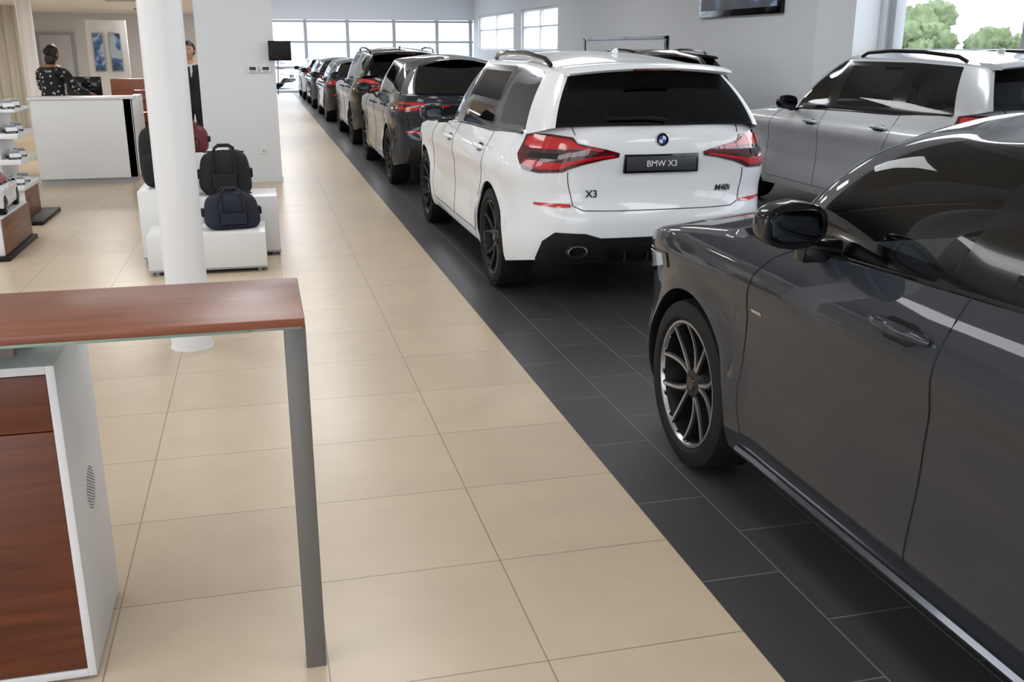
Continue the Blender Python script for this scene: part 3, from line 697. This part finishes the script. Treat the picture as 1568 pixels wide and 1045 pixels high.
def person(name,loc,rz,arms,top,trou,skinm,woman,lean=0,bw=1.0,sc=1.0):
    root=empty(name,loc,rz,sc)
    V=[];E=[];Rd=[]
    def a(p,r,par=None):
        V.append(p); Rd.append(r)
        if par is not None: E.append((par,len(V)-1))
        return len(V)-1
    L=lean
    pel=a((0,0,.95),(.155*bw,.105*bw)); sp=a((0,.01+L*.3,1.10),(.135*bw,.095*bw),pel); ch=a((0,.0+L*.7,1.28),(.155*bw,.105*bw),sp); nb=a((0,-.01+L,1.42),(.10*bw,.075),ch); nk=a((0,-.0+L*1.1,1.49),(.052,.052),nb); hd=a((0,.01+L*1.2,1.56),(.05,.05),nk)
    for sx,(el,wr) in zip((-1,1),arms):
        sh=a((sx*.165*bw,-.01+L,1.38),(.062*bw,.062*bw),nb); e=a(el,(.043*bw,.043*bw),sh); m_=a(tuple((el[i]+wr[i])/2 for i in range(3)),(.039*bw,.039*bw),e); w=a(wr,(.026,.026),m_)
        hp=a((sx*.09,0,.86),(.092,.095),pel); th=a((sx*.095,.01,.68),(.078,.08),hp); kn=a((sx*.1,.015,.49),(.056,.058),th); cf=a((sx*.1,-.01,.34),(.052,.054),kn); an=a((sx*.1,-.02,.10),(.038,.04),cf); ft=a((sx*.105,.06,.045),(.042,.036),an); to=a((sx*.115,.16,.035),(.034,.026),ft)
    o=skin('body',V,E,Rd,{0},root)
    for m in (top,trou,skinm,M['shoe'],M['shirt']): o.data.materials.append(m)
    for p in o.data.polygons:
        c=p.center
        if c.z<.10: p.material_index=3
        elif c.z<.93 and abs(c.x)<.21 and c.y<.22: p.material_index=1
        elif c.z>1.455: p.material_index=2
        elif (not woman) and c.y>.045 and abs(c.x)<.05*(c.z-1.1)/.3 and c.z>1.12: p.material_index=4
        else: p.material_index=0
    for sx,(el,wr) in zip((-1,1),arms):
        d=(Vector(wr)-Vector(el)).normalized(); w=Vector(wr)-d*.01
        side=d.cross(Vector((0,0,1))) if abs(d.z)<.8 else Vector((0,1,0))
        side.normalize(); nrm=side.cross(d).normalized()
        V=[];E=[];Rr=[];roots=set()
        V+=[tuple(w),tuple(w+d*.05),tuple(w+d*.09)];E+=[(0,1),(1,2)];Rr+=[(.022,.018),(.034,.014),(.036,.012)];roots.add(0)
        for i,ln in enumerate((.066,.076,.070,.055)):
            o0=len(V); st=w+d*.082+side*(-.027+.018*i); roots.add(o0)
            for q,bd in ((0,0),(.4,.008),(.72,.022),(1,.042)):
                V.append(tuple(st+d*ln*q*(1-.25*q)-nrm*bd)); Rr.append((.0085-.002*q,)*2)
                if q: E.append((len(V)-2,len(V)-1))
        o0=len(V); roots.add(o0); st=w+d*.03-side*.026
        for q in (0,.35,.7,1): V.append(tuple(st+(d*.6-side*.75).normalized()*.062*q+d*.012*q*q-nrm*.012*q)); Rr.append((.010-.002*q,)*2)
        E+=[(o0,o0+1),(o0+1,o0+2),(o0+2,o0+3)]
        h=skin('hand',V,E,Rr,roots,root,1); h.data.materials.append(skinm)
    b=MB(); hc=Vector((0,.025+L*1.25,1.635)); hT=Matrix.Translation(hc)
    def hf(p):
        p=p.copy(); t=p.z/.12
        if t<0: p.x*=1+.28*t; p.y*=1+.08*t
        if p.y>0:
            p.y+=.024*math.exp(-((p.x/.014)**2+((p.z+.018)/.024)**2))+.006*math.exp(-((p.x/.028)**2+((p.z+.055)/.010)**2))+.008*math.exp(-((p.x/.03)**2+((p.z+.098)/.02)**2))
            for s in (-1,1): p.y-=.011*math.exp(-(((p.x-s*.032)/.018)**2+((p.z-.004)/.013)**2))
        return p
    b.sell((0,0,0),(.076,.095,.12),skinm,.95,hT,56,44,hf)
    for s in (-1,1):
        b.sell((s*.031,.077,.003),(.012,.010,.008),M['eye'],1,hT,12,8); b.sell((s*.031,.086,.003),(.005,.003,.005),M['hair'],1,hT,10,6)
        b.sell((s*.077,-.005,-.01),(.009,.018,.032),skinm,.9,hT,14,10); b.tube([(s*.018,.088,.024),(s*.034,.087,.028),(s*.05,.074,.023)],.0035,M['hair'],6,mx=hT)
    b.sell((0,.091,-.058),(.022,.007,.006),M['lip'],.9,hT,14,8)
    def hr(p):
        p=p.copy()
        if p.y>.03: 
            k=.038+(.03 if not woman else .02); p.z=max(p.z,k-.3*max(0,.06-p.y))
        elif p.z<(-.06 if not woman else -.09): p.z=(-.06 if not woman else -.09)
        p+=Vector(noise.noise_vector(p*35))*.003
        return p
    b.sell((0,-.008,.012),(.084,.104,.122),M['hair'],.92,hT,40,30,hr)
    if woman:
        b.sell((0,-.10,.03),(.055,.05,.05),M['hair'],.9,hT,20,14); b.sell((0,-.06,-.07),(.085,.055,.09),M['hair'],.85,hT,20,14)
    b.obj('head',root,sharp=0)
    if not woman:
        b=MB(); b.tube([(-.05,.05,1.46),(0,.075,1.42),(.05,.05,1.46)],.012,M['shirt'],8); b.tube([(0,.082,1.43),(0,.10,1.30),(0,.105,1.16)],[.012,.02,.024],M['suit'],8,flat=1)
        b.tube([(-.06,.05,1.45),(-.05,.095,1.30),(-.01,.112,1.12)],.012,M['suit'],6); b.tube([(.06,.05,1.45),(.05,.095,1.30),(.01,.112,1.12)],.012,M['suit'],6); b.obj('collar_and_tie',root)
    return root
person('standing_woman',(-2.80,15.3,0),math.radians(-35),[((-.30,.12,1.14),(-.18,.38,1.06)),((.33,.14,1.14),(.30,.42,1.08))],M['floral'],M['trou'],M['skn2'],True,.06,1.36,.975)
person('standing_man',(-.87,14.6,0),math.radians(165),[((-.24,-.02,1.12),(-.22,.16,.98)),((.24,-.03,1.12),(.25,.06,.88))],M['suit'],M['suit'],M['skn'],False)
# ---------------------------------------------------------------- outside
M['leaf']=mat('foliage',RGB(112,126,92),.9,var=.4,scale=3); M['bark']=mat('bark',RGB(90,76,62),.9)
def tree(x,y,h,r):
    b=MB(); b.tube([(x,y,-.06),(x+.05,y,h*.35),(x,y+.05,h*.6)],[.11,.08,.05],M['bark'],8)
    for k in range(14):
        c=Vector((x+random.uniform(-.7,.7)*r,y+random.uniform(-.7,.7)*r,h*.62+random.uniform(-.4,.5)*r)); rr=r*random.uniform(.25,.48)
        bm=bmesh.new(); bmesh.ops.create_icosphere(bm,subdivisions=3,radius=rr)
        for v in bm.verts: v.co=v.co*(1+.55*noise.noise(v.co*9/r+c)+.25*noise.noise(v.co*22/r+c))+c
        b.bm(bm,M['leaf'])
    b.obj('tree',sharp=0)
for x,y,h,r in ((25,34.6,2.7,1.1),(26,31.6,2.4,1.0),(27,29.0,2.7,1.1),(28,26.5,2.9,1.2),(24,38.5,2.5,1.1),(26,23.5,3.0,1.3),(24,50,3.4,1.5),(36,50,4,1.8),(30,19,3,1.4),(27,33,2.2,.9),(27,36.5,2.4,1.0)): tree(x,y,h,r)
b=MB(); b.box((21,10,-.06),(21.15,55,1.35),mat('fence_grey',RGB(160,165,170),.7)); b.obj('fence')
M['bld']=mat('building_render',RGB(232,235,240),.8); M['bld2']=mat('building_band',RGB(180,190,202),.6)
b=MB(); b.box((-25,58,-.06),(30,66,5.2),M['bld'])
for z in (.6,1.5,2.5,3.5): b.box((-25,57.9,z),(30,58.0,z+.3),M['bld2'])
for x in range(-20,28,5): b.box((x,57.85,0),(x+.3,58,5),M['bld'])
b.obj('warehouse_building')
# ---------------------------------------------------------------- light
sc=bpy.context.scene
w=D.worlds.new('World'); sc.world=w; w.use_nodes=True; nt=w.node_tree; bg=nt.nodes['Background']
tc=nt.nodes.new('ShaderNodeTexCoord'); sx=nt.nodes.new('ShaderNodeSeparateXYZ'); rp=nt.nodes.new('ShaderNodeValToRGB')
rp.color_ramp.elements[0].position=0; rp.color_ramp.elements[0].color=(.95,.975,1,1); rp.color_ramp.elements[1].position=.8; rp.color_ramp.elements[1].color=(.80,.89,1,1)
nt.links.new(tc.outputs['Generated'],sx.inputs[0]); nt.links.new(sx.outputs['Z'],rp.inputs[0]); nt.links.new(rp.outputs[0],bg.inputs[0]); bg.inputs[1].default_value=3.9
def area(name,loc,rot,sx_,sy_,pw,col=(1,1,1),portal=False):
    l=D.lights.new(name,'AREA'); l.shape='RECTANGLE'; l.size=sx_; l.size_y=sy_; l.energy=pw; l.color=col
    if portal: l.cycles.is_portal=True
    o=D.objects.new(name,l); o.location=loc; o.rotation_euler=rot; bpy.context.scene.collection.objects.link(o); return o
area('portal_right',(8.76,3.8,2.75),(0,math.radians(90),0),2.3,17.6,1,portal=True)
area('portal_right_far',(8.76,33.8,2.2),(0,math.radians(90),0),1.3,11,1,portal=True)
area('portal_far',(4.4,40.2,1.35),(math.radians(-90),0,0),8.4,2.7,1,portal=True)
area('portal_left',(-9.1,3,3.05),(0,math.radians(-90),0),2.3,18,1,portal=True)
area('portal_near',(-4.3,-6.1,2.1),(math.radians(90),0,0),9.4,4.2,1,portal=True)
for x in (-3.2,.6,4.6):  # unseen ceiling panels with area lights, added to brighten the hall
    for y in (1,8,15,22,29,36):
        if x<-1 and y>13: continue
        b=MB(); b.box((x-.55,y-1.6,CZ-.03),(x+.55,y+1.6,CZ-.002),M['ceil'],.005); f=b.obj('added_ceiling_panel')
        a=area('fill_light',(0,0,0),(0,0,0),1.0,3.0,54 if y<13 else 84,(.95,.975,1)); a.parent=f; a.location=(x,y,CZ-.04)
for y in (16.5,21,26):  # smaller panels with area lights, added as fill below the lowered ceiling
    for x in (-5.5,-2.4):
        b=MB(); b.box((x-.3,y-.3,2.53),(x+.3,y+.3,2.559),M['alu'],.004); f=b.obj('added_ceiling_panel')
        a=area('fill_light',(0,0,0),(0,0,0),.5,.5,38,(1,.98,.94)); a.parent=f; a.location=(x,y,2.52)
# camera
cd=D.cameras.new('Camera'); co=D.objects.new('Camera',cd); bpy.context.scene.collection.objects.link(co)
cd.sensor_width=36; cd.lens=34.44; cd.clip_end=400; co.location=(0,0,1.68); co.rotation_euler=(math.radians(90-16.7),0,math.radians(-14.12)); sc.camera=co
sc.view_settings.view_transform='Standard'; sc.view_settings.exposure=0
